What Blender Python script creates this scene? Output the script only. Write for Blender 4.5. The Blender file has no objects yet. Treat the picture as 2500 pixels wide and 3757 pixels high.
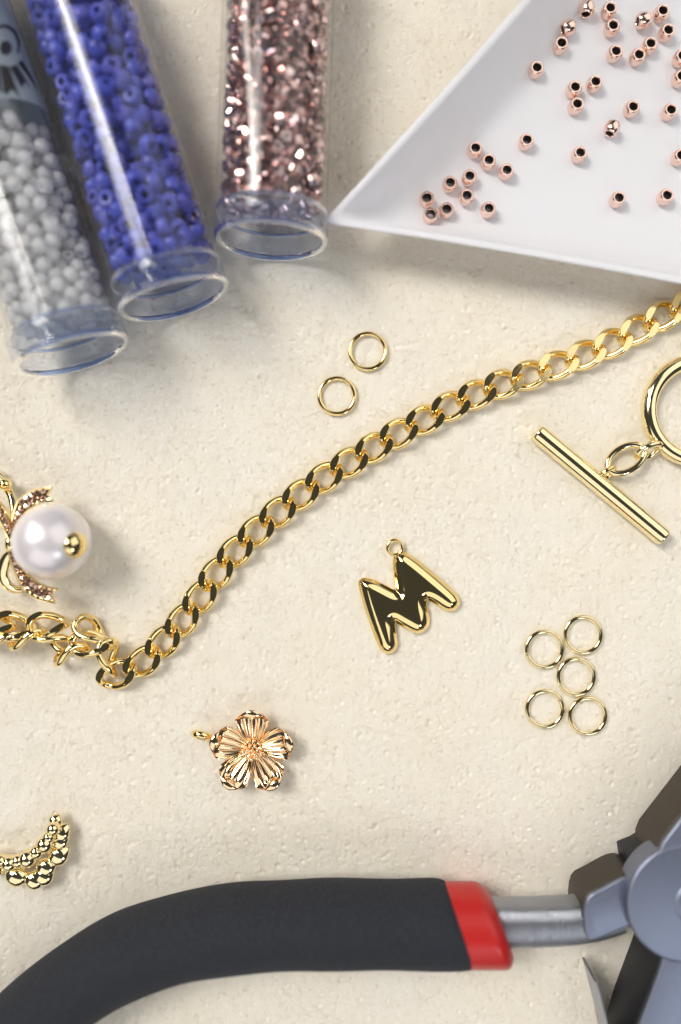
import bpy, bmesh, math, random
import numpy as np
from mathutils import Matrix, Vector, Euler

# ------------------------------------------------------------------ camera, world, lamps, exposure
S = 0.001                      # all lengths below are millimetres
H = 110.0                      # camera height over the mat
F = 25.0                       # photograph pixels per mm at mat level
R_ = math.radians
sc = bpy.context.scene
C = sc.collection
cam = bpy.data.cameras.new('camera'); camo = bpy.data.objects.new('camera', cam); C.objects.link(camo)
camo.location = (0, 0, H*S)
cam.sensor_fit = 'VERTICAL'; cam.sensor_height = 36.0; cam.lens = 36.0*F*H/3757.0
cam.clip_start = 0.002; cam.clip_end = 10.0
cam.dof.use_dof = True; cam.dof.focus_distance = (H-1.4)*S; cam.dof.aperture_fstop = 3.9
sc.camera = camo

w = bpy.data.worlds.new('World'); sc.world = w; w.use_nodes = True
w.node_tree.nodes['Background'].inputs[0].default_value = (0.92, 0.95, 1.0, 1)
w.node_tree.nodes['Background'].inputs[1].default_value = 0.04

def lamp(name, loc, target, sx, sy, radiance, col, spread=180):
    l = bpy.data.lights.new(name, 'AREA'); l.shape = 'RECTANGLE'
    l.size = sx*S; l.size_y = sy*S
    l.energy = radiance*math.pi*(sx*S)*(sy*S); l.color = col; l.spread = R_(spread)
    o = bpy.data.objects.new(name, l); C.objects.link(o)
    o.location = Vector(loc)*S
    d = Vector(target)-Vector(loc)
    o.rotation_euler = d.to_track_quat('-Z', 'Y').to_euler()
    return o
lamp('window_light', (-240, 145, 300), (-34, 4, 0), 290, 290, 0.44, (1.0, 0.975, 0.93), 32)
lamp('strip_light', (-250, 240, 300), (-10, 60, 0), 26, 620, 3.2, (1.0, 0.93, 0.84), 80)
lamp('desk_light', (190, -290, 300), (0, 10, 0), 90, 110, 5.0, (0.88, 0.94, 1.0))
lamp('wall_bounce_light', (330, 220, 340), (0, 10, 0), 580, 520, 0.84, (1.0, 0.97, 0.925))
lamp('back_light', (-140, -390, 340), (0, -20, 0), 600, 460, 0.78, (1.0, 0.97, 0.925))

sc.view_settings.view_transform = 'Standard'; sc.view_settings.look = 'None'
sc.view_settings.exposure = 0.40; sc.view_settings.gamma = 1.0
sc.render.engine = 'CYCLES'
cy = sc.cycles
cy.use_denoising = True; cy.max_bounces = 20; cy.diffuse_bounces = 11; cy.glossy_bounces = 6
cy.transmission_bounces = 10; cy.transparent_max_bounces = 32
cy.sample_clamp_indirect = 6.0; cy.blur_glossy = 0.6
cy.caustics_reflective = True; cy.caustics_refractive = True

rng = np.random.default_rng(7); random.seed(7)

# ------------------------------------------------------------------ helpers
def P(px, py, z=0.0):
    k = (H-z)/H/F
    return np.array([(px-1250.0)*k, (1878.5-py)*k, z])

def toV(a): return np.asarray(a, float)

ROOT = {}
def tag(o, label=None, cat=None, group=None, kind=None):
    if label: o['label'] = label
    if cat: o['category'] = cat
    if group: o['group'] = group
    if kind: o['kind'] = kind
    return o

def thing(name, base, label, cat, group=None):
    o = bpy.data.objects.new(name, None); C.objects.link(o)
    o.empty_display_size = 0.003
    o.location = Vector(base)*S
    ROOT[o.name] = toV(base)
    return tag(o, label, cat, group)

def mesh(name, vf, mat, sharp=40):
    v, f = vf
    me = bpy.data.meshes.new(name)
    me.from_pydata((np.asarray(v)*S).tolist(), [], f if isinstance(f, list) else f.tolist())
    me.validate(); me.update()
    if mat: me.materials.append(mat)
    me.shade_smooth()
    if sharp is not None: me.set_sharp_from_angle(angle=R_(sharp))
    return me

def mk(name, vf, mat, parent=None, base=None, sharp=40):
    """mesh object from world-mm vertices; child of parent, or top-level at base"""
    v, f = vf; v = np.asarray(v, float)
    if parent is not None:
        b = ROOT[parent.name]
    else:
        b = toV(base) if base is not None else np.array([v[:, 0].mean(), v[:, 1].mean(), v[:, 2].min()])
    me = mesh(name, (v-b, f), mat, sharp)
    o = bpy.data.objects.new(name, me); C.objects.link(o)
    if parent is not None:
        o.parent = parent
    else:
        o.location = Vector(b)*S
    ROOT[o.name] = b
    return o

def inst(name, me, M, parent=None):
    """object sharing mesh data; M in mm world"""
    o = bpy.data.objects.new(name, me); C.objects.link(o)
    M = M.copy()
    if parent is not None:
        o.parent = parent
        M.translation = M.translation-Vector(ROOT[parent.name])
    ROOT[o.name] = np.array(M.translation)
    M.translation = M.translation*S
    o.matrix_local = M
    return o

def join(parts):
    vs, fs, n = [], [], 0
    for v, f in parts:
        v = np.asarray(v); vs.append(v)
        fs += [tuple(int(i)+n for i in q) for q in f]
        n += len(v)
    return np.vstack(vs), fs

def xform(vf, M):
    v, f = vf
    A = np.array(M)
    return np.asarray(v)@A[:3, :3].T+A[:3, 3], f

def lathe(prof, n=32, closed=False):
    """revolve (r,z) profile about z"""
    prof = np.asarray(prof, float); m = len(prof)
    a = np.linspace(0, 2*np.pi, n, endpoint=False)
    v = np.zeros((m, n, 3))
    v[:, :, 0] = prof[:, 0:1]*np.cos(a); v[:, :, 1] = prof[:, 0:1]*np.sin(a); v[:, :, 2] = prof[:, 1:2]
    f = []
    for i in range(m if closed else m-1):
        i2 = (i+1) % m
        for j in range(n):
            j2 = (j+1) % n
            f.append((i*n+j, i*n+j2, i2*n+j2, i2*n+j))
    if not closed:
        if prof[0, 0] > 1e-6: f.append(tuple(range(n-1, -1, -1)))
        if prof[-1, 0] > 1e-6: f.append(tuple((m-1)*n+j for j in range(n)))
    return v.reshape(-1, 3), f

def sphere(r, n=24, m=14, c=(0, 0, 0)):
    t = np.linspace(0, np.pi, m)
    v, f = lathe([(max(r*math.sin(x), 1e-4), -r*math.cos(x)) for x in t], n)
    return v+toV(c), f

def catmull(pts, n):
    p = np.asarray(pts, float)
    p = np.vstack([2*p[0]-p[1], p, 2*p[-1]-p[-2]])
    out = []
    for i in range(1, len(p)-2):
        t = np.linspace(0, 1, n, endpoint=False)[:, None]
        a, b, c, d = p[i-1], p[i], p[i+1], p[i+2]
        out.append(0.5*((2*b)+(-a+c)*t+(2*a-5*b+4*c-d)*t**2+(-a+3*b-3*c+d)*t**3))
    out.append(p[-2][None])
    return np.vstack(out)

def resample(p, step=None, n=None):
    d = np.r_[0, np.cumsum(np.linalg.norm(np.diff(p, axis=0), axis=1))]
    s = np.arange(0, d[-1], step) if step else np.linspace(0, d[-1], n)
    return np.stack([np.interp(s, d, p[:, k]) for k in range(p.shape[1])], 1)

def sweep(path, rw, rh=None, n=16, closed=False, cap=True, expo=2.0):
    """superellipse section (half width rw sideways, half height rh along z-ish) along path"""
    p = np.asarray(path, float); m = len(p)
    rw = np.broadcast_to(np.asarray(rw, float), (m,)); rh = rw if rh is None else np.broadcast_to(np.asarray(rh, float), (m,))
    if closed: t = np.roll(p, -1, 0)-np.roll(p, 1, 0)
    else: t = np.gradient(p, axis=0)
    t /= np.linalg.norm(t, axis=1)[:, None]
    z = np.array([0, 0, 1.0])
    if abs(t[0]@z) > 0.9: z = np.array([0, 1.0, 0])
    v = []
    a = np.linspace(0, 2*np.pi, n, endpoint=False)
    ca, sa = np.cos(a), np.sin(a)
    ca = np.sign(ca)*np.abs(ca)**(2/expo); sa = np.sign(sa)*np.abs(sa)**(2/expo)
    up = z
    for i in range(m):
        s = np.cross(t[i], up); s /= np.linalg.norm(s)+1e-12
        u = np.cross(s, t[i]); up = u
        v.append(p[i]+np.outer(ca*rw[i], s)+np.outer(sa*rh[i], u))
    f = []
    for i in range(m if closed else m-1):
        i2 = (i+1) % m
        for j in range(n):
            j2 = (j+1) % n
            f.append((i*n+j, i*n+j2, i2*n+j2, i2*n+j))
    if cap and not closed:
        f.append(tuple(range(n-1, -1, -1))); f.append(tuple((m-1)*n+j for j in range(n)))
    return np.vstack(v), f

def torus_pts(R, n, a0=0.0, a1=2*math.pi, closed=True):
    a = np.linspace(a0, a1, n, endpoint=not closed)
    return np.stack([R*np.cos(a), R*np.sin(a), 0*a], 1)

def prism(poly, z0, z1, bev=0.3, seg=3):
    bm = bmesh.new()
    vs = [bm.verts.new((p[0], p[1], z0)) for p in poly]
    fc = bm.faces.new(vs)
    r = bmesh.ops.extrude_face_region(bm, geom=[fc])
    tv = [e for e in r['geom'] if isinstance(e, bmesh.types.BMVert)]
    for q in tv: q.co.z = z1
    bmesh.ops.recalc_face_normals(bm, faces=bm.faces[:])
    if bev > 0:
        ed = [e for e in bm.edges if abs(e.verts[0].co.z-e.verts[1].co.z) < 1e-6]
        bmesh.ops.bevel(bm, geom=ed, offset=bev, segments=seg, profile=0.5, affect='EDGES', clamp_overlap=True)
    bm.verts.index_update()
    v = np.array([q.co[:] for q in bm.verts]); f = [tuple(x.index for x in fa.verts) for fa in bm.faces]
    bm.free()
    return v, f

def chaikin(p, n=2):
    p = np.asarray(p, float)
    for _ in range(n):
        q = np.roll(p, -1, 0)
        p = np.stack([0.75*p+0.25*q, 0.25*p+0.75*q], 1).reshape(-1, p.shape[1])
    return p

def surface_nets(fv, org, h):
    nx, ny, nz = fv.shape
    ins = fv < 0
    acc = np.zeros((nx-1, ny-1, nz-1, 3)); cnt = np.zeros((nx-1, ny-1, nz-1))
    cor = [(i, j, k) for i in (0, 1) for j in (0, 1) for k in (0, 1)]
    sl = lambda c: tuple(slice(c[d], c[d]+fv.shape[d]-1) for d in range(3))
    for a in cor:
        for d in range(3):
            if a[d] == 0:
                b = list(a); b[d] = 1; b = tuple(b)
                fa, fb = fv[sl(a)], fv[sl(b)]
                m = ins[sl(a)] != ins[sl(b)]
                t = np.where(m, fa/np.where(m, fa-fb, 1), 0)
                for e in range(3):
                    acc[..., e] += np.where(m, (a[e]+(t if e == d else 0)), 0)
                cnt += m
    act = cnt > 0
    idx = -np.ones(act.shape, int); idx[act] = np.arange(act.sum())
    I = np.argwhere(act)
    v = toV(org)+h*(I+acc[act]/cnt[act][:, None])
    faces = []
    for d in range(3):
        e, g = (d+1) % 3, (d+2) % 3
        s0 = [slice(1, -1)]*3; s1 = [slice(1, -1)]*3
        s0[d] = slice(0, fv.shape[d]-1); s1[d] = slice(1, fv.shape[d])
        a, b = ins[tuple(s0)], ins[tuple(s1)]
        q = np.argwhere(a != b)
        fl = a[tuple(q.T)]
        off = np.array([1, 1, 1]); off[d] = 0
        q = q+off
        def cell(de, dg):
            r = q.copy(); r[:, e] += de; r[:, g] += dg
            return idx[tuple(r.T)]
        quad = np.stack([cell(-1, -1), cell(0, -1), cell(0, 0), cell(-1, 0)], 1)
        quad[~fl] = quad[~fl][:, ::-1]
        faces.append(quad)
    return v, np.vstack(faces).tolist()

def poly_sdf(poly, X, Y):
    d = np.full(X.shape, 1e9); inside = np.zeros(X.shape, bool)
    n = len(poly)
    for i in range(n):
        a, b = poly[i], poly[(i+1) % n]
        ab = b-a
        t = np.clip(((X-a[0])*ab[0]+(Y-a[1])*ab[1])/(ab@ab+1e-12), 0, 1)
        d = np.minimum(d, np.hypot(X-a[0]-t*ab[0], Y-a[1]-t*ab[1]))
        c = ((a[1] > Y) != (b[1] > Y)) & (X < (b[0]-a[0])*(Y-a[1])/(b[1]-a[1]+1e-12)+a[0])
        inside ^= c
    return np.where(inside, d, -d)

def TR(loc, hd=0, pitch=0, roll=0, sc_=1.0):
    return Matrix.Translation(Vector(loc)) @ Matrix.Rotation(R_(hd), 4, 'Z') @ Matrix.Rotation(R_(-pitch), 4, 'Y') @ Matrix.Rotation(R_(roll), 4, 'X') @ Matrix.Scale(sc_, 4)

# ------------------------------------------------------------------ materials
def nt(m): return m.node_tree.nodes, m.node_tree.links
def principled(name, col, rough=0.4, metal=0.0, **kw):
    m = bpy.data.materials.new(name); m.use_nodes = True
    b = m.node_tree.nodes['Principled BSDF']
    b.inputs['Base Color'].default_value = (*col, 1); b.inputs['Roughness'].default_value = rough; b.inputs['Metallic'].default_value = metal
    for k, v in kw.items(): b.inputs[k.replace('_', ' ')].default_value = v
    return m
def noise(m, scale, detail=3, rough=0.5, stretch=None):
    n, l = nt(m)
    tc = n.new('ShaderNodeTexCoord'); t = n.new('ShaderNodeTexNoise')
    t.inputs['Scale'].default_value = scale; t.inputs['Detail'].default_value = detail; t.inputs['Roughness'].default_value = rough
    if stretch:
        mp = n.new('ShaderNodeMapping'); mp.inputs['Scale'].default_value = stretch
        l.new(tc.outputs['Object'], mp.inputs['Vector']); l.new(mp.outputs['Vector'], t.inputs['Vector'])
    else: l.new(tc.outputs['Object'], t.inputs['Vector'])
    return t
def bump(m, tex, strength, dist):
    n, l = nt(m)
    b = n.new('ShaderNodeBump'); b.inputs['Strength'].default_value = strength; b.inputs['Distance'].default_value = dist
    l.new(tex.outputs['Fac'], b.inputs['Height']); l.new(b.outputs['Normal'], n['Principled BSDF'].inputs['Normal'])
def ramp(m, src, stops, sock):
    n, l = nt(m)
    r = n.new('ShaderNodeValToRGB')
    el = r.color_ramp.elements
    for i, (p, c) in enumerate(stops):
        e = el[i] if i < 2 else el.new(p)
        e.position = p; e.color = (*c, 1) if len(c) == 3 else c
    l.new(src, r.inputs['Fac']); l.new(r.outputs['Color'], n['Principled BSDF'].inputs[sock])
def g3(x): return (x, x, x)

def gold(name, col, rough):
    m = principled(name, col, rough, 1.0)
    t = noise(m, 900, 3); ramp(m, t.outputs['Fac'], [(0.3, g3(rough*0.7)), (0.75, g3(rough*1.6))], 'Roughness')
    t2 = noise(m, 260, 2); bump(m, t2, 0.05, 0.0001)
    return m
M_gold = gold('polished_gold', (1.0, 0.80, 0.40), 0.07)
M_gold2 = gold('pale_gold', (1.0, 0.86, 0.53), 0.08)
M_rose = gold('rose_gold', (1.0, 0.745, 0.47), 0.10)
M_rosebead = gold('rose_gold_bead', (0.95, 0.70, 0.60), 0.16)
M_steel = principled('satin_steel', (0.25, 0.275, 0.36), 0.45, 1.0)
M_side = principled('dark_tool_side', (0.075, 0.062, 0.05), 0.5, 0.5)
_t = noise(M_steel, 400, 4, 0.6, (1, 14, 1)); bump(M_steel, _t, 0.25, 0.00012)
M_brush = principled('brushed_steel', (0.42, 0.44, 0.49), 0.34, 1.0)
_t = noise(M_brush, 500, 4, 0.7, (9, 0.6, 0.6)); bump(M_brush, _t, 1.0, 0.0002)
M_black = principled('black_oxide', (0.012, 0.013, 0.017), 0.5)
M_foam = principled('black_foam_grip', (0.022, 0.024, 0.032), 0.75)
_t = noise(M_foam, 1700, 4, 0.75); bump(M_foam, _t, 0.9, 0.0004)
ramp(M_foam, noise(M_foam, 3500, 3, 0.7).outputs['Fac'], [(0.35, (0.009, 0.011, 0.017)), (0.8, (0.034, 0.039, 0.056))], 'Base Color')
M_red = principled('red_vinyl', (0.52, 0.018, 0.016), 0.34)
_t = noise(M_red, 500, 2); bump(M_red, _t, 0.15, 0.0001)
M_pearl = principled('pearl', (0.80, 0.755, 0.79), 0.34, 0.38, Coat_Weight=0.9, Coat_Roughness=0.2, Sheen_Weight=0.15)
ramp(M_pearl, noise(M_pearl, 130, 2).outputs['Fac'], [(0.3, (0.93, 0.87, 0.93)), (0.7, (0.95, 0.92, 0.90))], 'Base Color')
M_tray = principled('white_tray_plastic', (0.925, 0.928, 0.965), 0.42, 0.0, Subsurface_Weight=0.5, Subsurface_Scale=0.003, Subsurface_Radius=(1, 1, 1))
bump(M_tray, noise(M_tray, 700, 3), 0.06, 0.0002)
_n, _l = nt(M_tray)
M_tray.node_tree.nodes['Principled BSDF'].inputs['Subsurface Weight'].default_value = 0.0
_tl = _n.new('ShaderNodeBsdfTranslucent'); _tl.inputs['Color'].default_value = (0.93, 0.93, 0.97, 1)
_mx = _n.new('ShaderNodeMixShader'); _mx.inputs[0].default_value = 0.25
_l.new(_n['Principled BSDF'].outputs[0], _mx.inputs[1]); _l.new(_tl.outputs[0], _mx.inputs[2]); _l.new(_mx.outputs[0], _n['Material Output'].inputs[0])
M_gem = principled('pink_crystal', (0.62, 0.42, 0.36), 0.06, 0.85, Coat_Weight=0.6)

M_mat = principled('cream_foam', (0.80, 0.745, 0.655), 0.92)
_n, _l = nt(M_mat)
_a = noise(M_mat, 55, 4, 0.6); _b = noise(M_mat, 1250, 3, 0.6)
_r1 = _n.new('ShaderNodeValToRGB'); _r1.color_ramp.elements[0].position = 0.3; _r1.color_ramp.elements[0].color = (0.85, 0.79, 0.665, 1)
_r1.color_ramp.elements[1].position = 0.7; _r1.color_ramp.elements[1].color = (0.855, 0.815, 0.73, 1)
_r2 = _n.new('ShaderNodeValToRGB'); _r2.color_ramp.elements[0].position = 0.60; _r2.color_ramp.elements[0].color = (0, 0, 0, 1)
_r2.color_ramp.elements[1].position = 0.72; _r2.color_ramp.elements[1].color = (0.75, 0.75, 0.75, 1)
_mx = _n.new('ShaderNodeMix'); _mx.data_type = 'RGBA'; _mx.inputs[7].default_value = (0.69, 0.60, 0.45, 1)
_l.new(_a.outputs['Fac'], _r1.inputs[0]); _l.new(_b.outputs['Fac'], _r2.inputs[0]); _l.new(_r2.outputs[0], _mx.inputs[0]); _l.new(_r1.outputs[0], _mx.inputs[6])
_l.new(_mx.outputs[2], _n['Principled BSDF'].inputs['Base Color'])
bump(M_mat, noise(M_mat, 2600, 5, 0.75), 0.45, 0.0002)
M_mat.node_tree.nodes['Principled BSDF'].inputs['Sheen Weight'].default_value = 0.15

def glassy(name, tint, ior=1.49, rough=0.02, haze=0.0, hazecol=(0.8, 0.85, 0.95)):
    m = bpy.data.materials.new(name); m.use_nodes = True
    n, l = nt(m); n.clear()
    out = n.new('ShaderNodeOutputMaterial'); tr = n.new('ShaderNodeBsdfTransparent'); gl = n.new('ShaderNodeBsdfGlossy')
    fr = n.new('ShaderNodeFresnel'); mx = n.new('ShaderNodeMixShader')
    tr.inputs['Color'].default_value = (*tint, 1); gl.inputs['Roughness'].default_value = rough; fr.inputs['IOR'].default_value = ior
    base = tr.outputs[0]
    if haze > 0:
        df = n.new('ShaderNodeBsdfDiffuse'); df.inputs['Color'].default_value = (*hazecol, 1)
        m2 = n.new('ShaderNodeMixShader'); m2.inputs[0].default_value = haze
        l.new(tr.outputs[0], m2.inputs[1]); l.new(df.outputs[0], m2.inputs[2]); base = m2.outputs[0]
    # same surface reflection from both sides of the thin wall
    ge = n.new('ShaderNodeNewGeometry'); io = n.new('ShaderNodeMix'); io.data_type = 'FLOAT'
    io.inputs[2].default_value = ior; io.inputs[3].default_value = 1.0/ior
    l.new(ge.outputs['Backfacing'], io.inputs[0]); l.new(io.outputs[0], fr.inputs['IOR'])
    l.new(fr.outputs[0], mx.inputs[0]); l.new(base, mx.inputs[1]); l.new(gl.outputs[0], mx.inputs[2])
    l.new(mx.outputs[0], out.inputs[0])
    return m
M_tube = glassy('clear_tube', (0.995, 0.996, 0.998), 1.33, 0.05, 0.008)
M_cap = glassy('clear_cap', (0.93, 0.95, 0.99), 1.46, 0.04, 0.02, (0.5, 0.64, 0.95))
M_lip = principled('clear_blue_lip', (0.46, 0.60, 0.97), 0.04, 0.0, Transmission_Weight=1.0, IOR=1.33)
M_label = glassy('smoke_label', (0.42, 0.47, 0.53), 1.4, 0.15, 0.8, (0.36, 0.42, 0.48))
M_ink = principled('black_ink', (0.015, 0.016, 0.02), 0.35)

def bead_mat(name, cols, rough, metal=0.0, **kw):
    m = principled(name, cols[0], rough, metal, **kw)
    n, l = nt(m)
    oi = n.new('ShaderNodeObjectInfo')
    geo = n.new('ShaderNodeNewGeometry')
    ad = n.new('ShaderNodeMath'); ad.operation = 'ADD'
    l.new(oi.outputs['Random'], ad.inputs[0]); l.new(geo.outputs['Random Per Island'], ad.inputs[1])
    fr = n.new('ShaderNodeMath'); fr.operation = 'FRACT'; l.new(ad.outputs[0], fr.inputs[0])
    k = len(cols)
    ramp(m, fr.outputs[0], [(i/(k-1), c) for i, c in enumerate(cols)], 'Base Color')
    return m
M_blue = bead_mat('blue_bead_glass', [(0.03, 0.042, 0.33), (0.045, 0.07, 0.50), (0.08, 0.085, 0.45)], 0.38, 0, Subsurface_Weight=0.0, Sheen_Weight=0.2)
def crystal(name):
    m = bpy.data.materials.new(name); m.use_nodes = True
    n, l = nt(m); n.clear()
    out = n.new('ShaderNodeOutputMaterial')
    df = n.new('ShaderNodeBsdfDiffuse'); tl = n.new('ShaderNodeBsdfTranslucent'); tp = n.new('ShaderNodeBsdfTransparent'); gl = n.new('ShaderNodeBsdfGlossy')
    for q in (df, tl): q.inputs['Color'].default_value = (0.985, 0.987, 0.992, 1)
    tp.inputs['Color'].default_value = (0.98, 0.985, 1, 1); gl.inputs['Roughness'].default_value = 0.06
    def mix(f, a, b):
        q = n.new('ShaderNodeMixShader'); l.new(a, q.inputs[1]); l.new(b, q.inputs[2])
        if isinstance(f, float): q.inputs[0].default_value = f
        else: l.new(f, q.inputs[0])
        return q.outputs[0]
    lw = n.new('ShaderNodeLayerWeight'); lw.inputs['Blend'].default_value = 0.2
    a = mix(0.4, df.outputs[0], tl.outputs[0]); a = mix(0.36, a, tp.outputs[0]); a = mix(lw.outputs['Fresnel'], a, gl.outputs[0])
    l.new(a, out.inputs[0])
    return m
M_white = crystal('crystal_bead_glass')
M_copper = bead_mat('copper_lined_bead', [(0.46, 0.30, 0.29), (0.78, 0.53, 0.47), (0.52, 0.37, 0.39), (0.92, 0.76, 0.71)], 0.09, 0.95)

# ------------------------------------------------------------------ the mat
def build_mat():
    def axis(dense, step, far):
        d = np.arange(-dense, dense+1e-6, step)
        e = dense+np.cumsum(step*1.22**np.arange(1, 40)); e = e[e < far]; e = np.r_[e, far]
        return np.r_[-e[::-1], d, e]
    ax, ay = axis(54, 0.2, 260), axis(79, 0.2, 290)
    nx, ny = len(ax), len(ay)
    Z = np.zeros((nx, ny))
    # rough foam skin: smoothed random fields
    def field(k):
        a = rng.standard_normal((nx, ny))
        for _ in range(2):
            c = np.cumsum(np.pad(a, ((k+1, k), (0, 0)), mode='wrap'), 0); a = (c[2*k+1:]-c[:-2*k-1])/(2*k+1)
            c = np.cumsum(np.pad(a, ((0, 0), (k+1, k)), mode='wrap'), 1); a = (c[:, 2*k+1:]-c[:, :-2*k-1])/(2*k+1)
        return a/a.std()
    Z += 0.010*field(1)+0.003*field(3)+0.006*field(9)
    n = 32000
    cx = rng.uniform(-53, 53, n); cyy = rng.uniform(-78, 78, n)
    rad = rng.gamma(2.2, 0.035, n)+0.11; dep = rng.uniform(0.02, 0.36, n)*rng.uniform(0.25, 1, n)*np.clip(rad/0.3, 0.5, 1.2)
    asp = rng.uniform(0.6, 1.0, n); ang = rng.uniform(0, np.pi, n)
    for i in range(n):
        x0, x1 = np.searchsorted(ax, [cx[i]-2.3*rad[i], cx[i]+2.3*rad[i]])
        y0, y1 = np.searchsorted(ay, [cyy[i]-2.3*rad[i], cyy[i]+2.3*rad[i]])
        dx = ax[x0:x1, None]-cx[i]; dy = ay[None, y0:y1]-cyy[i]
        u = dx*math.cos(ang[i])+dy*math.sin(ang[i]); q = (-dx*math.sin(ang[i])+dy*math.cos(ang[i]))/asp[i]
        g = np.exp(-((u*u+q*q)/rad[i]**2)**1.5)
        Z[x0:x1, y0:y1] -= dep[i]*g
    Z = np.minimum(Z, 0.10)-0.10
    X, Y = np.meshgrid(ax, ay, indexing='ij')
    v = np.stack([X, Y, Z], -1).reshape(-1, 3)
    # skirt so that the mat has thickness
    i, j = np.meshgrid(np.arange(nx-1), np.arange(ny-1), indexing='ij')
    q = np.stack([i*ny+j, (i+1)*ny+j, (i+1)*ny+j+1, i*ny+j+1], -1).reshape(-1, 4)
    per = [a*ny for a in range(nx)]+[(nx-1)*ny+b for b in range(1, ny)]+[a*ny+ny-1 for a in range(nx-2, -1, -1)]+[b for b in range(ny-2, 0, -1)]
    base = len(v); low = v[per].copy(); low[:, 2] = -6
    v = np.vstack([v, low]); m = len(per)
    sk = [(per[k], base+k, base+(k+1) % m, per[(k+1) % m]) for k in range(m)]
    me = bpy.data.meshes.new('work_mat')
    me.from_pydata(v*S, [], q.tolist()+sk+[tuple(base+k for k in range(m))])
    me.update(); me.materials.append(M_mat); me.shade_smooth()
    o = bpy.data.objects.new('work_mat', me); C.objects.link(o)
    tag(o, 'cream foam bead mat with small pits under everything', None, None, 'structure')
build_mat()

def build_lint():
    # short felted fibres lying on the foam skin, three sided tubes built in one go
    N, K = 42000, 4
    x = rng.uniform(-53, 53, N); y = rng.uniform(-78, 78, N); a = rng.uniform(0, 2*np.pi, N)
    L = rng.gamma(4, 0.22, N)+0.25; c = rng.normal(0, 0.9, N); hgt = rng.uniform(0.0, 0.16, N)**1.3
    t = np.linspace(0, 1, K)
    th = a[:, None]+c[:, None]*t
    step = (L/(K-1))[:, None]
    px = x[:, None]+np.cumsum(np.cos(th)*step, 1); py = y[:, None]+np.cumsum(np.sin(th)*step, 1)
    pz = -0.10+hgt[:, None]*np.sin(np.pi*(0.15+0.7*t))*1.6
    r0 = 0.016
    ang = np.array([0.5, 2.6, 4.7])
    v = np.zeros((N, K, 3, 3))
    for q, g in enumerate(ang):
        v[:, :, q, 0] = px-np.sin(th)*math.cos(g)*r0; v[:, :, q, 1] = py+np.cos(th)*math.cos(g)*r0; v[:, :, q, 2] = pz+math.sin(g)*r0
    base = np.arange(N)[:, None]*K*3
    fs = []
    for k in range(K-1):
        for q in range(3):
            q2 = (q+1) % 3
            fs.append(base+np.array([[k*3+q, k*3+q2, (k+1)*3+q2, (k+1)*3+q]]))
    o = mk('mat_fibres', (v.reshape(-1, 3), np.stack(fs, 1).reshape(-1, 4)), principled('felt_fibre', (0.86, 0.81, 0.71), 0.85), base=(0, 0, 0), sharp=None)
    tag(o, 'fine pale felted fibres covering the cream mat', 'fibres', None, 'stuff')
build_lint()

# ------------------------------------------------------------------ bead tubes
def tube_frame(end, d):
    """frame with local z = axis pointing from mouth inwards, local y = up-ish"""
    az = -toV([d[0], d[1], 0]); az /= np.linalg.norm(az)
    ay = np.array([0, 0, 1.0]); ax = np.cross(ay, az)
    M = Matrix.Identity(4)
    for k in range(3):
        M[k][0], M[k][1], M[k][2], M[k][3] = ax[k], ay[k], az[k], end[k]
    return M
TR_OUT, TR_IN = 7.6, 6.95
def build_tube(label, end, d, length):
    M = tube_frame(end, d)
    base = np.array([end[0], end[1], 0.0])
    t = thing('bead_tube', base, label, 'bead tube', 'clear bead tubes')
    ln = 3.4
    mk('tube_wall', xform(lathe([(TR_OUT, ln+0.02), (TR_OUT, length), (TR_IN, length), (TR_IN, ln+0.02)], 72, True), M), M_tube, t)
    # cup shaped stopper: flange, open cup, recessed floor, plug inside the tube
    prof = [(7.72, 0.45), (7.68, 0.40), (7.4, 0.38), (7.1, 0.40), (7.0, 0.45), (6.95, 0.6), (6.75, 2.7), (6.6, 2.95), (6.2, 3.1), (0.0005, 3.1), (0.0005, 3.5),
            (6.4, 3.5), (6.8, 3.46), (6.86, 3.38), (7.55, 3.36), (7.7, 3.3), (7.76, 3.15)]
    cap = mk('end_cap', xform(lathe(prof, 96, True), M), M_cap, t, sharp=50)
    for zz, rr, tr_ in ((0.02, 7.34, 0.46), (3.40, 7.48, 0.24)):
        pts = torus_pts(rr, 96); pts[:, 2] = zz
        mk('cap_lip', xform(sweep(pts, tr_, n=14, closed=True), M), M_lip, cap)
    return t, M

def pack(R, z0, z1, r, n, iters=110):
    """loose random packing of n spheres of radius r in a lying cylinder; local coords"""
    a = rng.uniform(0, 2*np.pi, n); q = np.sqrt(rng.uniform(0, 1, n))*(R-r)
    p = np.stack([q*np.cos(a), q*np.sin(a), rng.uniform(z0+r, z1-r, n)], 1).astype(np.float32)
    for it in range(iters):
        o = np.argsort(p[:, 2]); p = p[o]
        W = 70
        mv = np.zeros_like(p)
        for k in range(1, W):
            d = p[k:]-p[:-k]
            if k > 8 and d[:, 2].min() > 2*r: break
            L = np.linalg.norm(d, axis=1)+1e-6
            ov = np.clip(2*r-L, 0, None)*0.5
            s = d*(ov/L)[:, None]
            mv[k:] += s; mv[:-k] -= s
        p += mv*0.6
        p[:, 1] -= 0.01
        rho = np.hypot(p[:, 0], p[:, 1]); k = np.clip((R-r)/(rho+1e-9), None, 1)
        p[:, 0] *= k; p[:, 1] *= k
        p[:, 2] = np.clip(p[:, 2], z0+r, z1-r)
    return p

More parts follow.
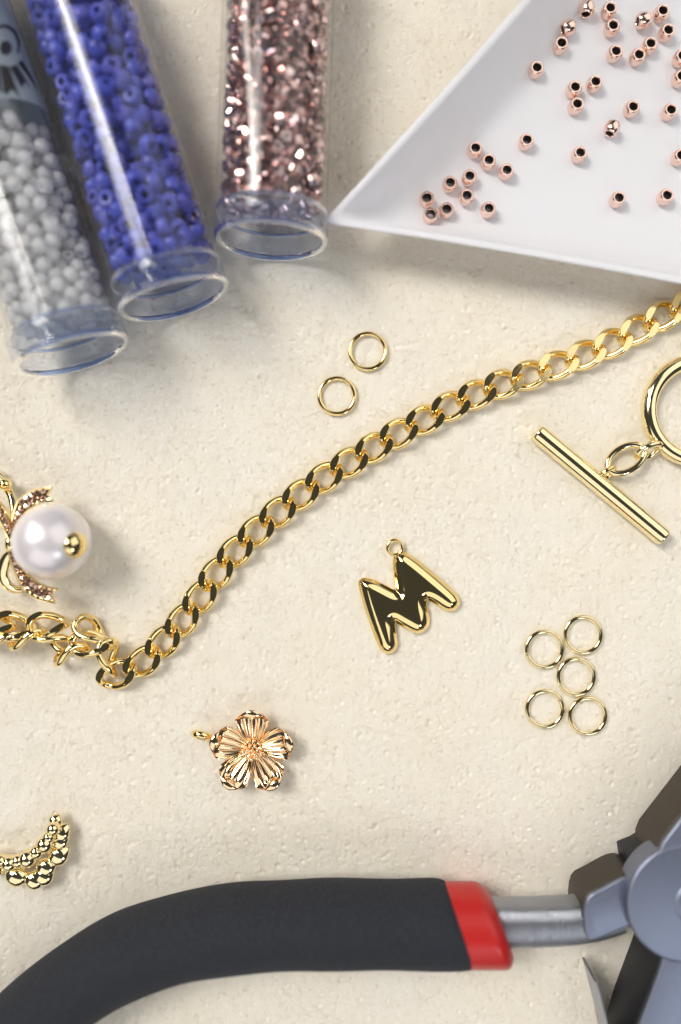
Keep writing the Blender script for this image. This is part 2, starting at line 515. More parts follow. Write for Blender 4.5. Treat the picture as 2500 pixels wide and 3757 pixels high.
def ring_bead(Ro, Ri, h, n=18, rnd=0.35):
    a = np.linspace(0, np.pi, 6)
    rr = rnd*h
    prof = []
    # outer barrel
    for z in np.linspace(-1, 1, 7):
        prof.append((Ro-(Ro-Ri)*0.42*abs(z)**3.2, z*h/2))
    prof.append((Ri+0.02, h/2*0.96)); prof.append((Ri, h*0.36)); prof.append((Ri, -h*0.36)); prof.append((Ri+0.02, -h/2*0.96))
    return lathe(prof, n, True)

def fill(name, group, label, stufflabel, M, pts, vf, mat, limit, rng_rot=1.0, tiltmax=math.pi, front=None, sharp=40):
    me = mesh(name, vf, mat, sharp)
    Mn = np.array(M)
    wp = pts@Mn[:3, :3].T+Mn[:3, 3]
    # nearest to the eye: high in the tube and near its wall
    camp = np.array([0, 0, H])
    ax = Mn[:3, 2]; cen = Mn[:3, 3]
    vd = camp-(cen+ax*20); vd -= ax*(vd@ax); vd /= np.linalg.norm(vd)
    score = (wp-cen)@vd
    inview = (1878.5-wp[:, 1]*F*H/(H-wp[:, 2]) > -90)
    score = score+np.where(inview, 0, -50)
    order = np.argsort(-score)
    rest = []
    for rank, i in enumerate(order):
        e = Euler(rng.uniform(-math.pi, math.pi, 3))
        Mx = Matrix.Translation(Vector(wp[i])) @ e.to_matrix().to_4x4()
        if rank < limit and inview[i]:
            o = inst(name, me, Mx)
            tag(o, label, 'bead', group)
        else: rest.append(xform(vf, Mx))
    if rest:
        o = mk(name+'_fill', join(rest), mat, base=tuple(cen), sharp=sharp)
        tag(o, stufflabel, 'beads', None, 'stuff')

# tube with blue beads
dB = np.array([math.sin(R_(17.6)), -math.cos(R_(17.6))])
endB = P(638, 1093, 7.72)
tB, MB = build_tube('clear tube of matte blue seed beads between the other two tubes', endB, dB, 66)
fill('blue_bead', 'blue beads in the tube', 'matte blue seed bead inside the clear tube of blue beads', 'mass of matte blue seed beads deep inside the tube',
     MB, pack(TR_IN, 3.7, 52, 1.12, 620), ring_bead(1.22, 0.5, 1.68), M_blue, 300)
# tube with copper beads
dC = np.array([-0.030, -1.0])
endC = P(996, 880, 7.72)
tC, MC = build_tube('clear tube of shiny copper pink beads beside the white tray', endC, dC, 60)
fill('copper_bead', 'copper beads in the tube', 'tiny shiny copper pink bead inside the clear tube touching the tray', 'mass of tiny shiny copper pink beads deep inside the tube',
     MC, pack(TR_IN, 3.9, 44, 0.86, 1240), ring_bead(0.93, 0.36, 1.5, 7), M_copper, 300, sharp=20)
# tube with crystal beads
dW = np.array([math.sin(R_(19.2)), -math.cos(R_(19.2))])
endW = P(268, 1297, 7.72)
tW, MW = build_tube('clear tube of colourless crystal beads with smoke grey label', endW, dW, 74)
fill('crystal_bead', 'crystal beads in the tube', 'colourless crystal seed bead inside the tube with the grey label', 'mass of colourless crystal seed beads deep inside the tube',
     MW, pack(TR_IN, 3.7, 31.4, 0.98, 505), ring_bead(1.06, 0.36, 1.5, 12), M_white, 300)

# grey label with its black emblem on the crystal bead tube
def on_tube(px, py, M, Rr):
    """point where the sight line through a photograph pixel meets a cylinder of radius Rr"""
    Mi = np.array(M.inverted())
    o = Mi[:3, :3]@np.array([0, 0, H])+Mi[:3, 3]
    d = Mi[:3, :3]@(P(px, py, 0)-np.array([0, 0, H]))
    a = d[0]**2+d[1]**2; b = 2*(o[0]*d[0]+o[1]*d[1]); c = o[0]**2+o[1]**2-Rr**2
    disc = max(b*b-4*a*c, 0)
    t = (-b-math.sqrt(disc))/(2*a)
    return o+d*t
def label_strip(z0, z1, a0, a1, Rr):
    na, nz = 40, 12
    A = np.linspace(a0, a1, na); Zs = np.linspace(z0, z1, nz)
    v = []
    for k, z in enumerate(Zs):
        for a in A: v.append((Rr*math.cos(a), Rr*math.sin(a), z))
    f = [(i*na+j, i*na+j+1, (i+1)*na+j+1, (i+1)*na+j) for i in range(nz-1) for j in range(na-1)]
    return np.array(v), f
lab = mk('label', xform(label_strip(31.8, 72, R_(-100), R_(262), TR_OUT+0.05), MW), M_label, tW)
def decal(name, poly, parent):
    """flat ink shape wrapped on the tube, subdivided so that it hugs the curve"""
    p = np.array([on_tube(x, y, MW, TR_OUT+0.09) for x, y in poly])
    bm = bmesh.new()
    ang = np.arctan2(p[:, 1], p[:, 0]); 
    vs = [bm.verts.new((a, z, 0)) for a, z in zip(ang*TR_OUT, p[:, 2])]
    bm.faces.new(vs); bmesh.ops.triangulate(bm, faces=bm.faces[:])
    for _ in range(2): bmesh.ops.subdivide_edges(bm, edges=bm.edges[:], cuts=1, use_grid_fill=True)
    bm.verts.index_update()
    v = np.array([q.co[:] for q in bm.verts]); f = [tuple(x.index for x in fa.verts) for fa in bm.faces]
    bm.free()
    rr = TR_OUT+0.09
    vv = np.stack([rr*np.cos(v[:, 0]/TR_OUT), rr*np.sin(v[:, 0]/TR_OUT), v[:, 1]], 1)
    return mk(name, xform((vv, f), MW), M_ink, parent)
for wdg in ([(0, 236), (34, 246), (72, 356), (45, 326), (22, 350), (12, 335)],
            [(36, 246), (62, 236), (112, 322), (92, 300), (80, 322)],
            [(66, 232), (82, 220), (146, 338), (120, 302)],
            [(-38, 236), (-4, 238), (6, 344), (-16, 322), (-30, 340)]):
    decal('printed_feather', wdg, lab)
decal('printed_dot', [(22+22*math.cos(a), 175+26*math.sin(a)) for a in np.linspace(0, 2*np.pi, 18, endpoint=False)], lab)
arc_o = [(12+62*math.cos(a), 165+76*math.sin(a)) for a in np.linspace(-2.2, 0.4, 16)]
arc_i = [(12+54*math.cos(a), 168+68*math.sin(a)) for a in np.linspace(0.4, -2.2, 16)]
decal('printed_arc', arc_o+arc_i, lab)

# ------------------------------------------------------------------ tray with rose gold beads
TRAY_H, TRAY_F, FLOOR = 8.0, 4.3, 1.0
def build_tray():
    tip = P(1180, 816, TRAY_H)[:2]+np.array([0.15, 0.0])
    a1, a2 = R_(49.3), R_(-10.6)
    Ls = 82.0
    A = tip; B = tip+Ls*np.array([math.cos(a1), math.sin(a1)]); D = tip+Ls*np.array([math.cos(a2), math.sin(a2)])
    cen = (A+B+D)/3
    def tri(inset, rc, bow):
        """rounded triangle inset from the rim; edges bow inwards a little"""
        pts = []
        V = [A, D, B]
        inr = np.linalg.norm((A+D)/2-cen)
        k = 1-inset/inr
        V = [cen+(q-cen)*k for q in V]
        for i in range(3):
            p0, p1, p2 = V[i-1], V[i], V[(i+1) % 3]
            u = (p0-p1)/np.linalg.norm(p0-p1); w_ = (p2-p1)/np.linalg.norm(p2-p1)
            r = rc
            for t in np.linspace(0, 1, 9):
                pts.append((1-t)**2*(p1+u*r)+2*t*(1-t)*p1+t*t*(p1+w_*r))
            e0, e1 = p1+w_*r, p2-w_*r
            nrm = np.array([-w_[1], w_[0]])
            if nrm@(cen-p1) < 0: nrm = -nrm
            for t in np.linspace(0, 1, 30)[1:-1]:
                pts.append(e0+(e1-e0)*t+nrm*bow*4*t*(1-t))
        return np.array(pts)
    levels = [  # inset, z, corner radius, from outer foot up over the rim to the inner floor
        (TRAY_F+0.9, 0.0, 7.0), (TRAY_F+0.6, 0.25, 7.0), (1.1, TRAY_H-1.2, 2.4), (0.25, TRAY_H-0.35, 1.6), (0.0, TRAY_H-0.12, 1.5), (0.12, TRAY_H, 1.5),
        (0.9, TRAY_H-0.05, 1.7), (1.1, TRAY_H-0.3, 1.8), (2.0, TRAY_H-2.2, 3.0), (3.2, TRAY_H-4.4, 4.5), (4.6, FLOOR+1.3, 6.5), (5.6, FLOOR+0.4, 7.5), (6.8, FLOOR, 8.5)]
    rings = [np.c_[tri(i, rc, 0.8), np.full(3*37, z)] for i, z, rc in levels]
    n = len(rings[0])
    v = np.vstack(rings); f = []
    for i in range(len(rings)-1):
        for j in range(n):
            j2 = (j+1) % n
            f.append((i*n+j, i*n+j2, (i+1)*n+j2, (i+1)*n+j))
    f.append(tuple(range(n-1, -1, -1))); f.append(tuple((len(rings)-1)*n+j for j in range(n)))
    o = mk('sorting_tray', (v, f), M_tray, base=(cen[0], cen[1], 0), sharp=None)
    tag(o, 'white plastic triangular sorting tray holding rose gold beads', 'tray')
build_tray()

def spacer_bead():
    Ro, Ri, h = 1.12, 0.56, 1.75
    prof = []
    for a in np.linspace(-64, 64, 13):
        a = R_(a); prof.append((0.52+0.60*math.cos(a)**0.8, h/2*math.sin(a)/math.sin(R_(64))))
    prof += [(Ri+0.1, h/2+0.0), (Ri, h/2-0.1), (Ri, -h/2+0.1), (Ri+0.1, -h/2)]
    return lathe(prof, 28, True), h
sb, sbh = spacer_bead()
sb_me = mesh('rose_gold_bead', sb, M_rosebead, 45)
M_hole_shade = principled('hole_shade', (0.10, 0.085, 0.075), 0.35, 0.8)  # dark colour on the hole faces, standing in for the shade inside
sb_me.materials.append(M_hole_shade)
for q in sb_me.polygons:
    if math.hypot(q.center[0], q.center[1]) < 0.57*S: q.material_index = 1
up_beads = [(1268, 30), (1280, 105), (1060, 180), (955, 285), (1118, 368), (1205, 345), (1127, 440), (1292, 215), (1390, 230), (1440, 182),
            (1515, 125), (1492, 42), (1365, 452), (1527, 465), (912, 593), (1140, 648), (693, 628), (750, 680), (827, 722), (668, 747),
            (585, 775), (656, 830), (486, 840), (570, 888), (500, 918), (750, 885), (1305, 840), (1510, 830), (1570, 660), (1575, 235), (1572, 322)]
side_beads = [(1085, 120, 20), (1165, 38, 80), (1272, 548, 65), (1405, 88, 10)]
seen = []
for bx, by in up_beads:
    x, y = 1150+bx*0.861, by*0.861
    z = FLOOR+sbh
    p = P(x, y, z); p[2] = FLOOR+sbh/2+(0.7 if bx == 500 else 0.01)
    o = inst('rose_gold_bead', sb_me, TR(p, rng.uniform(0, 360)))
    if bx < 860 and by > 600: tag(o, 'rose gold spacer bead standing hole up in the loose cluster near the tray corner', 'bead', 'rose gold beads clustered near the tray corner')
    else: tag(o, 'rose gold spacer bead standing hole up alone on the open tray floor', 'bead', 'rose gold beads scattered over the tray floor')
for bx, by, h_ in side_beads:
    x, y = 1150+bx*0.861, by*0.861
    p = P(x, y, FLOOR+1.1); p[2] = FLOOR+1.13
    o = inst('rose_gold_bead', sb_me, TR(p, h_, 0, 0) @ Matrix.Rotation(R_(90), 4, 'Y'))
    tag(o, 'rose gold spacer bead tipped onto its side in the white tray', 'bead', 'rose gold beads lying on their side in the tray')

# ------------------------------------------------------------------ jump rings
RW = 0.34
def jump_ring(gap):
    g = R_(2.0)
    q = torus_pts(2.6, 90, R_(gap)+g, R_(gap)+2*np.pi-g, False)
    q[:, 2] += np.linspace(0, 1, 90)**6*random.uniform(0.05, 0.22); q[:, :2] *= (1+np.linspace(-1, 1, 90)**5*random.uniform(-0.012, 0.012))[:, None]
    return sweep(q, RW, n=18)
for i, (px, py, gap, lab_, grp) in enumerate([
        (1350, 1289, 228, 'thin gold jump ring lying between the white tray and the chain, farther from the chain', None),
        (1237, 1453, 62, 'thin gold jump ring lying beside the chain, one of a pair', None),
        (1997, 2382, 192, 'gold jump ring in cluster of five with its seam facing the letter charm', None),
        (2139, 2329, 20, 'gold jump ring at the toggle bar end of the cluster of five', None),
        (2114, 2482, 84, 'gold jump ring in the middle of the cluster of five', None),
        (1999, 2601, 32, 'gold jump ring of the cluster of five standing apart from its neighbours', None),
        (2156, 2626, 236, 'gold jump ring of the cluster of five nearest to the pliers joint', None)]):
    c = P(px, py, RW)
    v, f = jump_ring(gap)
    o = mk('jump_ring', (v+c, f), M_gold2 if i > 1 else M_gold, base=(c[0], c[1], 0))
    tag(o, lab_, 'jump ring', 'pair of jump rings beside the chain' if i < 2 else 'cluster of five jump rings')

# ------------------------------------------------------------------ curb chain
def curb_link(a=2.64, b=1.72, r=0.54, phi=-48, zc=0.98):
    t = np.linspace(0, 2*np.pi, 72, endpoint=False)
    ex = 0.86
    ct, st = np.sign(np.cos(t))*np.abs(np.cos(t))**ex, np.sign(np.sin(t))*np.abs(np.sin(t))**ex
    ph = R_(phi)*ct
    p = np.stack([a*ct, b*st*np.cos(ph), b*st*np.sin(ph)], 1)
    v, f = sweep(p, r, n=22, closed=True)
    bm = bmesh.new()
    vs = [bm.verts.new(q) for q in v]
    for q in f: bm.faces.new([vs[i] for i in q])
    for s in (1, -1):
        g = bm.verts[:]+bm.edges[:]+bm.faces[:]
        r_ = bmesh.ops.bisect_plane(bm, geom=g, plane_co=(0, 0, s*zc), plane_no=(0, 0, s), clear_outer=True)
        ed = [e for e in r_['geom_cut'] if isinstance(e, bmesh.types.BMEdge)]
        bmesh.ops.edgenet_fill(bm, edges=ed)
    bmesh.ops.recalc_face_normals(bm, faces=bm.faces[:])
    bm.verts.index_update()
    v = np.array([q.co[:] for q in bm.verts]); f = [tuple(x.index for x in fa.verts) for fa in bm.faces]
    bm.free()
    return v, f
link_me = mesh('link', curb_link(), M_gold, 24)
ch = np.array([(1640, 668), (1600, 690), (1540, 718), (1460, 762), (1390, 798), (1310, 830), (1230, 859), (1150, 886), (1080, 914), (1020, 943), (960, 975), (890, 1012),
               (830, 1049), (770, 1085), (715, 1122), (660, 1164), (610, 1206), (560, 1252), (520, 1295), (485, 1340), (455, 1385), (420, 1430),
               (385, 1470), (350, 1505), (315, 1533), (266, 1553)], float)*1.5944
path = np.array([P(x, y, 0.76) for x, y in ch])
path = resample(catmull(path, 12), 4.2)
# make it end at the corner link
chain = thing('curb_chain', (path[0][0]*0+P(1250, 1600)[0], P(1250, 1600)[1], 0), 'long gold curb chain crossing the cream mat from the tray to the pearl charm', 'chain')
for i, p in enumerate(path):
    q = path[min(i+1, len(path)-1)]-path[max(i-1, 0)]
    hd = math.degrees(math.atan2(q[1], q[0]))+180
    fx = p[0]
    tilt = 0.0
    if fx > 14: tilt = -4.6*min(1, (fx-14)/8)           # the far part lies rolled over a little
    roll = tilt+random.uniform(-3.6, 3.6)
    if fx > 33: roll = random.uniform(1, 6)
    inst('link', link_me, TR((p[0], p[1], 1.0+abs(roll)*0.028), hd+random.uniform(-3, 3), random.uniform(-2, 2), roll), chain)
# bunched end of the chain: links standing on edge and lying across each other
for px, py, z, hd, pt, rl in [
        (402, 2412, 2.1, 95, 22, 80), (336, 2362, 2.8, 172, 6, 42), (262, 2398, 1.9, 205, -16, 95), (340, 2318, 2.3, 140, 10, 70),
        (196, 2352, 2.4, 158, 10, 118), (176, 2296, 2.6, 184, 0, 38), (104, 2340, 1.9, 196, -8, 85), (52, 2300, 2.3, 165, 5, 30),
        (18, 2352, 2.0, 190, -6, 100), (-20, 2290, 2.3, 170, 6, 45), (-80, 2320, 1.9, 180, 0, 80)]:
    inst('link', link_me, TR(P(px, py, z), hd, pt, rl), chain)

# ------------------------------------------------------------------ toggle clasp
def build_toggle():
    b0, b1 = P(1968, 1584, 1.35), P(2436, 1972, 1.35)
    tg = thing('toggle_clasp', ((b0+b1)/2)*[1, 1, 0], 'gold toggle clasp with straight bar linked to a thick ring', 'clasp')
    L = np.linalg.norm(b1-b0); u = (b1-b0)/L
    s = np.r_[0, 0.06, 0.18, np.linspace(0.4, L-0.4, 30), L-0.18, L-0.06, L]
    rad = np.full(len(s), 1.35); rad[[0, -1]] = 1.1; rad[[1, -2]] = 1.25; rad[[2, -3]] = 1.32
    mk('bar', sweep(b0+np.outer(s, u), rad, n=40), M_gold2, tg)
    c = P(2563, 1506, 1.15)
    mk('ring', (lambda vf: (vf[0]+c, vf[1]))(sweep(torus_pts(7.2, 120), 1.12, n=32, closed=True)), M_gold2, tg)
    # loop soldered to the bar, one oval link, loop of the ring
    def oval(a, b, r):
        t = np.linspace(0, 2*np.pi, 64, endpoint=False)
        return sweep(np.stack([a*np.cos(t), b*np.sin(t), 0*t], 1), r, n=14, closed=True)
    mk('bar_loop', xform(oval(1.3, 1.0, 0.34), TR(P(2226, 1738, 1.5), 35, 8, 58)), M_gold, tg)
    mk('link', xform(oval(2.8, 1.75, 0.5), TR(P(2296, 1684, 1.7), 33, 4, -14)), M_gold2, tg)
    mk('ring_loop', xform(oval(1.8, 1.25, 0.45), TR(P(2380, 1655, 1.6), 24, 6, 52)), M_gold2, tg)
build_toggle()

# ------------------------------------------------------------------ letter charm
def build_letter():
    zp = [(140, 725), (230, 1060), (385, 1490), (440, 1590), (500, 1630), (565, 1620), (618, 1560), (624, 1490), (600, 1330), (565, 1195), (590, 1195), (700, 1262),
          (850, 1345), (920, 1362), (1005, 1322), (1048, 1240), (1035, 1130), (1005, 1010), (1000, 925), (1035, 912), (1150, 972), (1250, 1045), (1330, 1074),
          (1405, 1050), (1447, 975), (1438, 920), (1390, 850), (1200, 680), (1000, 512), (850, 392), (745, 328), (680, 312), (620, 350), (597, 430),
          (622, 650), (640, 812), (652, 838), (620, 836), (560, 808), (400, 722), (280, 672), (210, 658), (155, 685)]
    zt = 1.1
    poly = np.array([P(1280+x*0.2806, 1940+y*0.2806, zt)[:2] for x, y in zp])
    poly = chaikin(poly, 2)
    lo, hi = poly.min(0)-0.8, poly.max(0)+0.8
    h = 0.075
    xs = np.arange(lo[0], hi[0], h); ys = np.arange(lo[1], hi[1], h); zs = np.arange(-0.3, 2.5, h)
    X, Y = np.meshgrid(xs, ys, indexing='ij')
    d = poly_sdf(poly, X, Y)
    k = np.array([1, 4, 6, 4, 1.0]); k /= k.sum()
    def blur(a, n):
        for _ in range(n):
            a = np.apply_along_axis(lambda q: np.convolve(np.pad(q, 2, mode='edge'), k, 'valid'), 0, a)
            a = np.apply_along_axis(lambda q: np.convolve(np.pad(q, 2, mode='edge'), k, 'valid'), 1, a)
        return a
    d = blur(d+0.26, 3)
    # pillowed top: rises from a low side wall, domes towards the stroke's spine
    t = np.clip(d/1.6, 0, 1)
    top = 0.6+1.05*(1-(1-t)**2.3)+0.08*np.clip(d-0.8, 0, 1.2)
    top = blur(top, 5)
    Z = zs[None, None, :]
    fv = np.maximum(np.maximum(-d[:, :, None]*1.0, (Z-top[:, :, None])*0.7), 0.02-Z)
    v, f = surface_nets(fv, (lo[0], lo[1], zs[0]), h)
    # relax a little so that the polish runs smoothly
    F_ = np.array(f)
    for _ in range(6):
        acc = np.zeros_like(v); c = np.zeros(len(v))
        for a, b in ((0, 1), (1, 2), (2, 3), (3, 0)):
            np.add.at(acc, F_[:, a], v[F_[:, b]]); np.add.at(c, F_[:, a], 1)
            np.add.at(acc, F_[:, b], v[F_[:, a]]); np.add.at(c, F_[:, b], 1)
        v = v+0.5*(acc/c[:, None]-v)
    v[:, 2] -= v[:, 2].min()
    root = thing('letter_charm', (poly[:, 0].mean(), poly[:, 1].mean(), 0), 'puffy gold letter M charm with a small hanging ring', 'charm')
    mk('letter', (v, f), M_gold, root, sharp=None)
    c = P(1280+605*0.2806, 1940+245*0.2806, 0.6)
    ring = sweep(torus_pts(1.08, 60), 0.27, n=14, closed=True)
    mk('hanging_ring', (ring[0]+c, ring[1]), M_gold, root)
build_letter()

# ------------------------------------------------------------------ flower charm
def build_flower():
    c = P(925, 2757, 2.0); c[2] = 0
    root = thing('flower_charm', c, 'rose gold five petal flower charm with a dotted centre', 'charm')
    for k, ang in enumerate((90, 15, -55, -127, 163)):
        nu, nv = 26, 33
        U, V = np.meshgrid(np.linspace(0, 1, nu), np.linspace(-1, 1, nv), indexing='ij')
        wid = 0.3+2.35*np.sin(np.clip(U, 0, 1)*1.75)**0.9*(1-0.18*U**6)
        L = 5.35
        r = 0.55+L*U-0.95*U**4*np.abs(V)**2.6-0.45*U**8*(1-np.abs(V))**2
        y = wid*V*(1-0.05*U)
        # bowl rising outwards with ribs that fan from the centre
        z = 1.0+0.5*U+0.85*U**2.2-0.35*(V**2)*U+0.55*(np.abs(V)**3)*U
        rib = np.cos(V*np.pi*4.5)*0.15*np.clip(U*4, 0, 1)*np.clip((1-U)*3.0, 0, 1)
        z = z+rib
        # tip rolled over inwards at the middle of the rim
        curl = np.clip((U-0.80)/0.20, 0, 1)*np.exp(-(V/0.5)**2)
        z = z+0.75*curl; r = r-0.75*curl**2
        top = np.stack([r, y, z], -1)
        bot = top.copy(); bot[..., 2] -= 0.42
        A = np.concatenate([top.reshape(-1, 3), bot.reshape(-1, 3)])
        n = nu*nv
        f = []
        for i in range(nu-1):
            for j in range(nv-1):
                q = (i*nv+j, (i+1)*nv+j, (i+1)*nv+j+1, i*nv+j+1)
                f.append(q); f.append(tuple(n+x for x in q[::-1]))
        per = [(i, 0) for i in range(nu)]+[(nu-1, j) for j in range(1, nv)]+[(i, nv-1) for i in range(nu-2, -1, -1)]+[(0, j) for j in range(nv-2, 0, -1)]
        ids = [i*nv+j for i, j in per]
        for a, b in zip(ids, ids[1:]+ids[:1]): f.append((b, a, n+a, n+b))
        M = Matrix.Translation(Vector(c)) @ Matrix.Rotation(R_(ang), 4, 'Z')
        pet = mk('petal', xform((A, f), M), M_rose, root, sharp=60)
        # folded tip: a small boat shaped lip
        s = np.linspace(-1, 1, 13)
        pth = np.stack([5.35+0.25*(1-s**2), 1.55*s, 2.6+0.35*(1-s**2)], 1)
        rw = 0.05+0.55*(1-s**2)**1.1
        lip = sweep(pth, rw, 0.04+0.16*(1-s**2), n=12)
        mk('folded_tip', xform(lip, M), M_rose, pet, sharp=60)
        vein = np.stack([np.linspace(0.9, 4.9, 12), np.zeros(12), 1.28+0.5*np.linspace(0.06, 0.8, 12)+0.85*np.linspace(0.06, 0.8, 12)**2.2], 1)
        mk('vein', xform(sweep(vein, np.linspace(0.11, 0.07, 12), n=8), M), M_rose, pet)
    mk('base_disc', (lambda q: (q[0]+c, q[1]))(lathe([(0.001, 0.0), (1.9, 0.0), (2.2, 0.3), (2.0, 0.9), (0.9, 1.15), (0.001, 1.2)], 36)), M_rose, root)
    sph = mesh('stamen', sphere(0.26, 14, 9), M_rose)
    spots = [(0, 0)]+[(0.72*math.cos(a), 0.72*math.sin(a)) for a in np.linspace(0, 2*np.pi, 6, endpoint=False)]+[(1.35*math.cos(a+.2), 1.35*math.sin(a+.2)) for a in np.linspace(0, 2*np.pi, 10, endpoint=False)]
    for x, y in spots:
        inst('stamen', sph, TR((c[0]+x*1.0, c[1]+y*1.0, 1.62-0.12*math.hypot(x, y)+random.uniform(0, .15))), root)
    b = P(741, 2698, 1.3)
    ring = sweep(torus_pts(1.25, 40), 0.32, 0.52, n=12, closed=True)
    mk('hanging_ring', xform(ring, TR((b[0], b[1], 1.3), -12, 0, 68)), M_gold, root)
    st = P(775, 2712, 1.3); en = P(805, 2716, 1.3)
    mk('ring_post', sweep(np.array([st, (st+en)/2, en]), 0.32, n=10), M_rose, root)
build_flower()

# ------------------------------------------------------------------ pearl bow charm
def band(path, wid, thick, notch=0.0, rim=0.22, nv=11):
    p = np.asarray(path); m = len(p)
    t = np.gradient(p, axis=0); t /= np.linalg.norm(t, axis=1)[:, None]
    wid = np.broadcast_to(wid, (m,))
    v = []
    V = np.linspace(-1, 1, nv)
    for side in (0, 1):
        for i in range(m):
            s = np.cross(t[i], [0, 0, 1.0]); s /= np.linalg.norm(s)
            fw = (max(0, i-m+7)/6.0)
            for q in V:
                zz = (thick/2+rim*max(0, abs(q)-0.7)/0.3) if side == 0 else -thick/2
                v.append(p[i]+s*q*wid[i]/2-t[i]*notch*(1-abs(q))*fw+np.array([0, 0, zz]))
    n = m*nv; f = []
    for i in range(m-1):
        for j in range(nv-1):
            q = (i*nv+j, i*nv+j+1, (i+1)*nv+j+1, (i+1)*nv+j)
            f.append(q); f.append(tuple(n+x for x in q[::-1]))
    ids = [i*nv for i in range(m)]+[(m-1)*nv+j for j in range(1, nv)]+[i*nv+nv-1 for i in range(m-2, -1, -1)]+list(range(nv-2, 0, -1))
    for a, b in zip(ids, ids[1:]+ids[:1]): f.append((a, b, n+b, n+a))
    return np.array(v), f
gem_me = mesh('gem', lathe([(0.001, -0.2), (0.40, 0.0), (0.42, 0.05), (0.26, 0.24), (0.001, 0.26)], 8), M_gem, 10)
def build_bow():
    pc = P(192, 1987, 5.5)
    root = thing('pearl_charm', (pc[0], pc[1], 0), 'round white pearl charm held by a gold bow set with tiny stones', 'charm')
    mk('pearl', sphere(5.32, 64, 40, pc), M_pearl, root, sharp=None)
    dirv = Vector((0.83, -0.07, 0.55)).normalized()
    Mq = Matrix.Translation(Vector(pc)+dirv*5.02) @ dirv.to_track_quat('Z', 'Y').to_matrix().to_4x4()
    mk('pearl_peg', xform(lathe([(1.8, 0.0), (1.8, 0.12), (1.68, 0.45), (1.3, 0.85), (0.7, 1.12), (0.001, 1.2)], 40), Mq), M_gold, root)
    kn = P(40, 1993, 4.6)
    mk('knot', xform(sphere(1.0, 20, 12), TR(kn, 90, 0, 0) @ Matrix.Diagonal((1.35, 0.8, 0.9, 1))), M_gold, root)
    def gems(pth, wid, parent, z):
        q = resample(pth, 0.78)
        t = np.gradient(q, axis=0)
        for i in range(1, len(q)-1):
            ww = np.interp(i/len(q), np.linspace(0, 1, len(wid)), wid)
            s = np.cross(t[i], [0, 0, 1.0]); s /= np.linalg.norm(s)
            for off in ((-0.22, 0.22) if ww > 1.7 else (0,)):
                pp = q[i]+s*off*ww
                inst('gem', gem_me, TR((pp[0], pp[1], q[i][2]+z), random.uniform(0, 90), random.uniform(-14, 14), random.uniform(-14, 14), 0.95), parent)
    up = np.array([P(x, y, z) for x, y, z in [(45, 1982, 4.7), (58, 1935, 4.7), (70, 1892, 4.8), (95, 1848, 4.9), (138, 1821, 5.0), (198, 1812, 5.0)]])
    up = resample(catmull(up, 10), n=36); wu = np.interp(np.linspace(0, 1, 36), [0, .35, .6, 1], [0.95, 1.35, 2.0, 2.15])
    b = mk('ribbon_tail', band(up, wu, 0.8, 0.9), M_gold, root); gems(up, wu, b, 0.42)
    dn = np.array([P(x, y, z) for x, y, z in [(45, 2006, 4.7), (58, 2055, 4.7), (76, 2098, 4.8), (110, 2146, 4.9), (155, 2173, 5.0), (212, 2187, 5.0)]])
    dn = resample(catmull(dn, 10), n=36)
    b = mk('ribbon_tail', band(dn, wu, 0.8, 0.9), M_gold, root); gems(dn, wu, b, 0.42)
    l1 = np.array([P(x, y, z) for x, y, z in [(46, 1968, 4.9), (25, 1915, 5.2), (0, 1876, 5.4), (-45, 1838, 5.2), (-110, 1830, 4.6)]])
    l1 = resample(catmull(l1, 10), n=30)
    b = mk('ribbon_loop', band(l1, np.linspace(1.2, 2.4, 30), 0.8), M_gold, root); gems(l1, np.linspace(1.2, 2.4, 30), b, 0.42)
    l2 = np.array([P(x, y, z) for x, y, z in [(46, 2018, 4.8), (22, 2052, 4.2), (10, 2100, 3.4), (24, 2142, 2.6), (52, 2161, 2.0), (82, 2160, 1.6)]])
    l2 = resample(catmull(l2, 10), n=30)
    mk('ribbon_loop', sweep(l2, np.interp(np.linspace(0, 1, 30), [0, .3, .7, 1], [0.5, 0.95, 0.95, 0.55]), np.linspace(0.5, 0.6, 30), n=18), M_gold2, root)
    l3 = np.array([P(x, y, z) for x, y, z in [(55, 1930, 3.6), (52, 1880, 2.6), (44, 1830, 1.8), (26, 1790, 1.2), (-10, 1740, 1.1), (-60, 1720, 1.1)]])
    l3 = resample(catmull(l3, 10), n=30)
    mk('ribbon_loop', sweep(l3, 0.62, 0.5, n=16), M_gold2, root)
    mk('bow_ball', sphere(0.95, 24, 14, P(20, 1778, 2.2)), M_gold, root)
build_bow()

